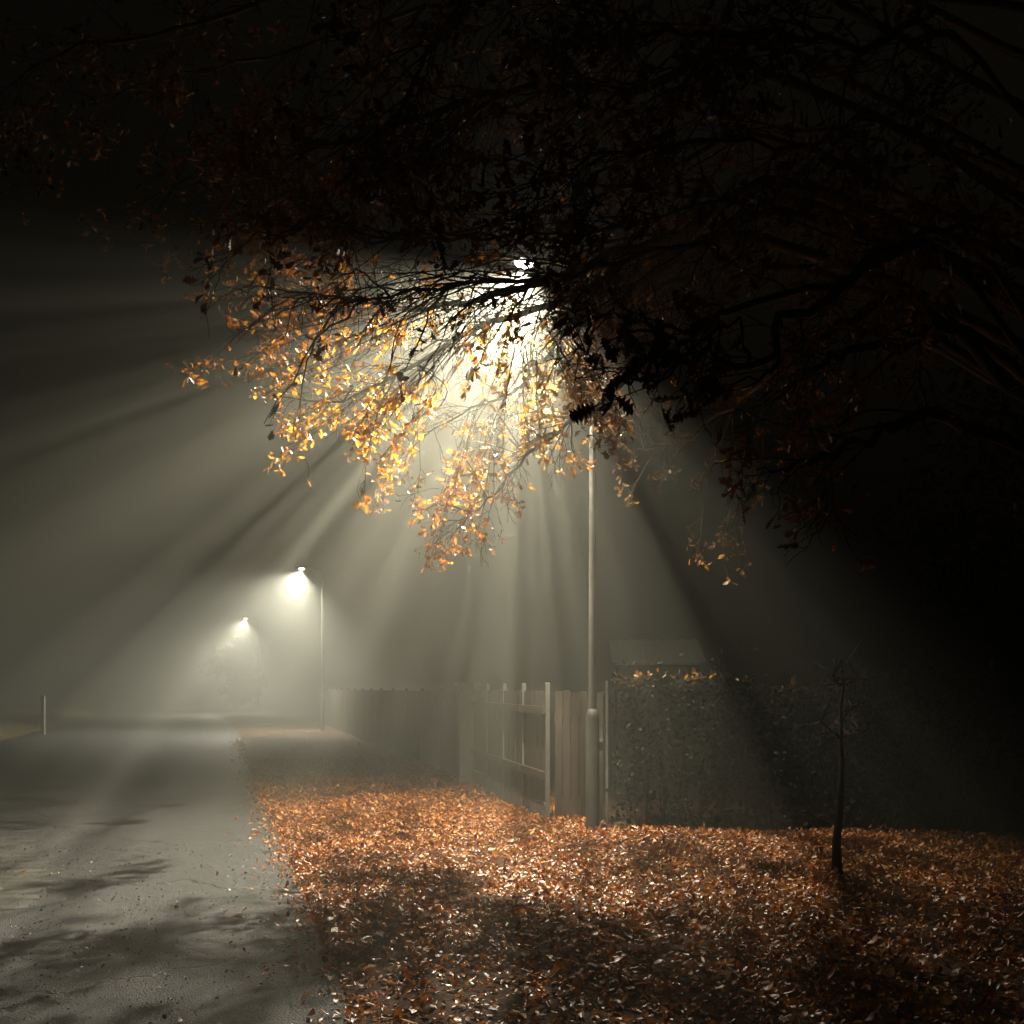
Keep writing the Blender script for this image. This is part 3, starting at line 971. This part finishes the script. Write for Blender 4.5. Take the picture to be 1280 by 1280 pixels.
    for k, (pts, r0, tw, tl, lf) in enumerate(ups):
        U = Bough()
        U.limb(pts, r0 * .36, .004, int(tw * 1.25), tl, lf, .075, .12, .2, 28)
        if k == 0:
            for q in [(300, 290, 6.5, .2, 30), (330, 270, 6.5, .2, 30), (395, 285, 6.5, .15, 24), (280, 200, 6.5, .25, 30)]: U.cluster(*q, .09, .2)
        if k == 1:
            for q in [(420, 275, 5.2, .10, 14), (500, 290, 5.3, .12, 18), (325, 300, 5.2, .12, 18), (530, 300, 5.3, .10, 14), (720, 290, 5.4, .12, 14), (640, 290, 5.4, .12, 14)]: U.cluster(q[0], q[1], q[2], q[3] * 1.8, 1, .09, .1, 2, (3, 2, 1))
        if k == 3:
            for q in [(200, 330, 8.4, .2, 20), (130, 290, 8.4, .2, 20)]: U.cluster(*q)
        U.build(root, M_BARK, M_DIMBROWN if k in (1, 4, 6, 7, 8, 12) else M_RUST, O)
    return root


build_oak()


def small_tree(loc, label, H, rad, nb, leaf_n, leaf_size, leafm, r0=.07, crown0=.35, bark=None):
    """a tapered trunk, limbs rising from it, leaf sprays spread through the crown"""
    root = empty('tree', loc, label, 'tree')
    t = Tubes()
    zz = np.linspace(-.1, H * .9, 10)
    ax = np.cumsum(rng.normal(0, .02 * H / 3, (10, 2)), axis=0)
    ax -= ax[1]
    tp = np.column_stack([ax, zz])
    t.add(tp, np.linspace(r0, r0 * .2, 10) * np.array([1.9, 1.12] + [1] * 8) * (1 + rng.normal(0, .06, 10)), 10)
    t.build('trunk', bark or M_BARK, root)
    t = Tubes()
    lp, ld = [], []
    ends = []
    for i in range(nb):
        f = crown0 + (1 - crown0) * (i + rng.random()) / nb
        k = min(int(f * 9), 8)
        p = tp[k]
        a = rng.uniform(0, 2 * np.pi)
        reach = rad * (1.0 - .75 * abs(f - .55)) * rng.uniform(.6, 1.1)
        e = p + np.array([math.cos(a) * reach, math.sin(a) * reach, reach * rng.uniform(.2, .8)])
        m = (p + e) / 2 + rng.normal(0, .08 * rad, 3)
        arc = catmull([p, m, e], 7)
        t.add(arc, np.linspace(r0 * .35, .006, 7), 5)
        for q in arc[2:]:
            for _ in range(3):
                e2 = q + rng.normal(0, .26 * rad, 3)
                t.add([q, (q + e2) / 2 + rng.normal(0, .03 * rad, 3), e2], [.008, .005, .003], 3)
                ends.append(e2)
    t.build('branch', bark or M_BARK, root)
    ends = np.array(ends)
    idx = rng.integers(0, len(ends), leaf_n)
    p = ends[idx] + rng.normal(0, .07 * rad, (leaf_n, 3))
    d = rng.normal(0, .8, (leaf_n, 3)); d[:, 2] -= .4
    nr = rng.normal(0, .7, (leaf_n, 3)); nr[:, 2] += .4
    leaves_mesh('foliage', p, d, nr, leaf_size * rng.uniform(.6, 1.3, leaf_n), rng.normal(.4, .5, leaf_n), rng.normal(.2, .3, leaf_n), leafm, root, None, SMALL)
    return root


small_tree((2.62, 8.1, .03), 'slim bare young tree standing in the dark leaves before the hedge', 2.0, .45, 6, 10, .05, M_DIMBROWN, .038, .7, M_SHADEBARK)
small_tree((-18.3, 66.5, 0), 'small dark tree beside the farthest lamp glow', 5.0, 1.5, 26, 3600, .24, M_DARKLEAF, .18, .22)
small_tree((8.2, 15.0, 0), 'shadowy tree behind the right end of the hedge', 7.0, 2.6, 22, 2600, .16, M_DARKLEAF, .16, .3)

# ------------------------------------------------------------------ fog
bm = bmesh.new()
add_box(bm, -112, 82, -14, 172, -1.0, 16.0)
m = bpy.data.materials.new('night_fog')
m.use_nodes = True
nt = m.node_tree
nt.nodes.remove(nt.nodes['Principled BSDF'])
pv = nt.nodes.new('ShaderNodeVolumePrincipled')
pv.inputs['Density'].default_value = FOG_DENSITY
pv.inputs['Anisotropy'].default_value = FOG_ANISO
pv.inputs['Color'].default_value = (.93, .938, .83, 1)
nt.links.new(pv.outputs['Volume'], nt.nodes['Material Output'].inputs['Volume'])
hz = bm_obj('haze', bm, m)
tag(hz, kind='stuff')
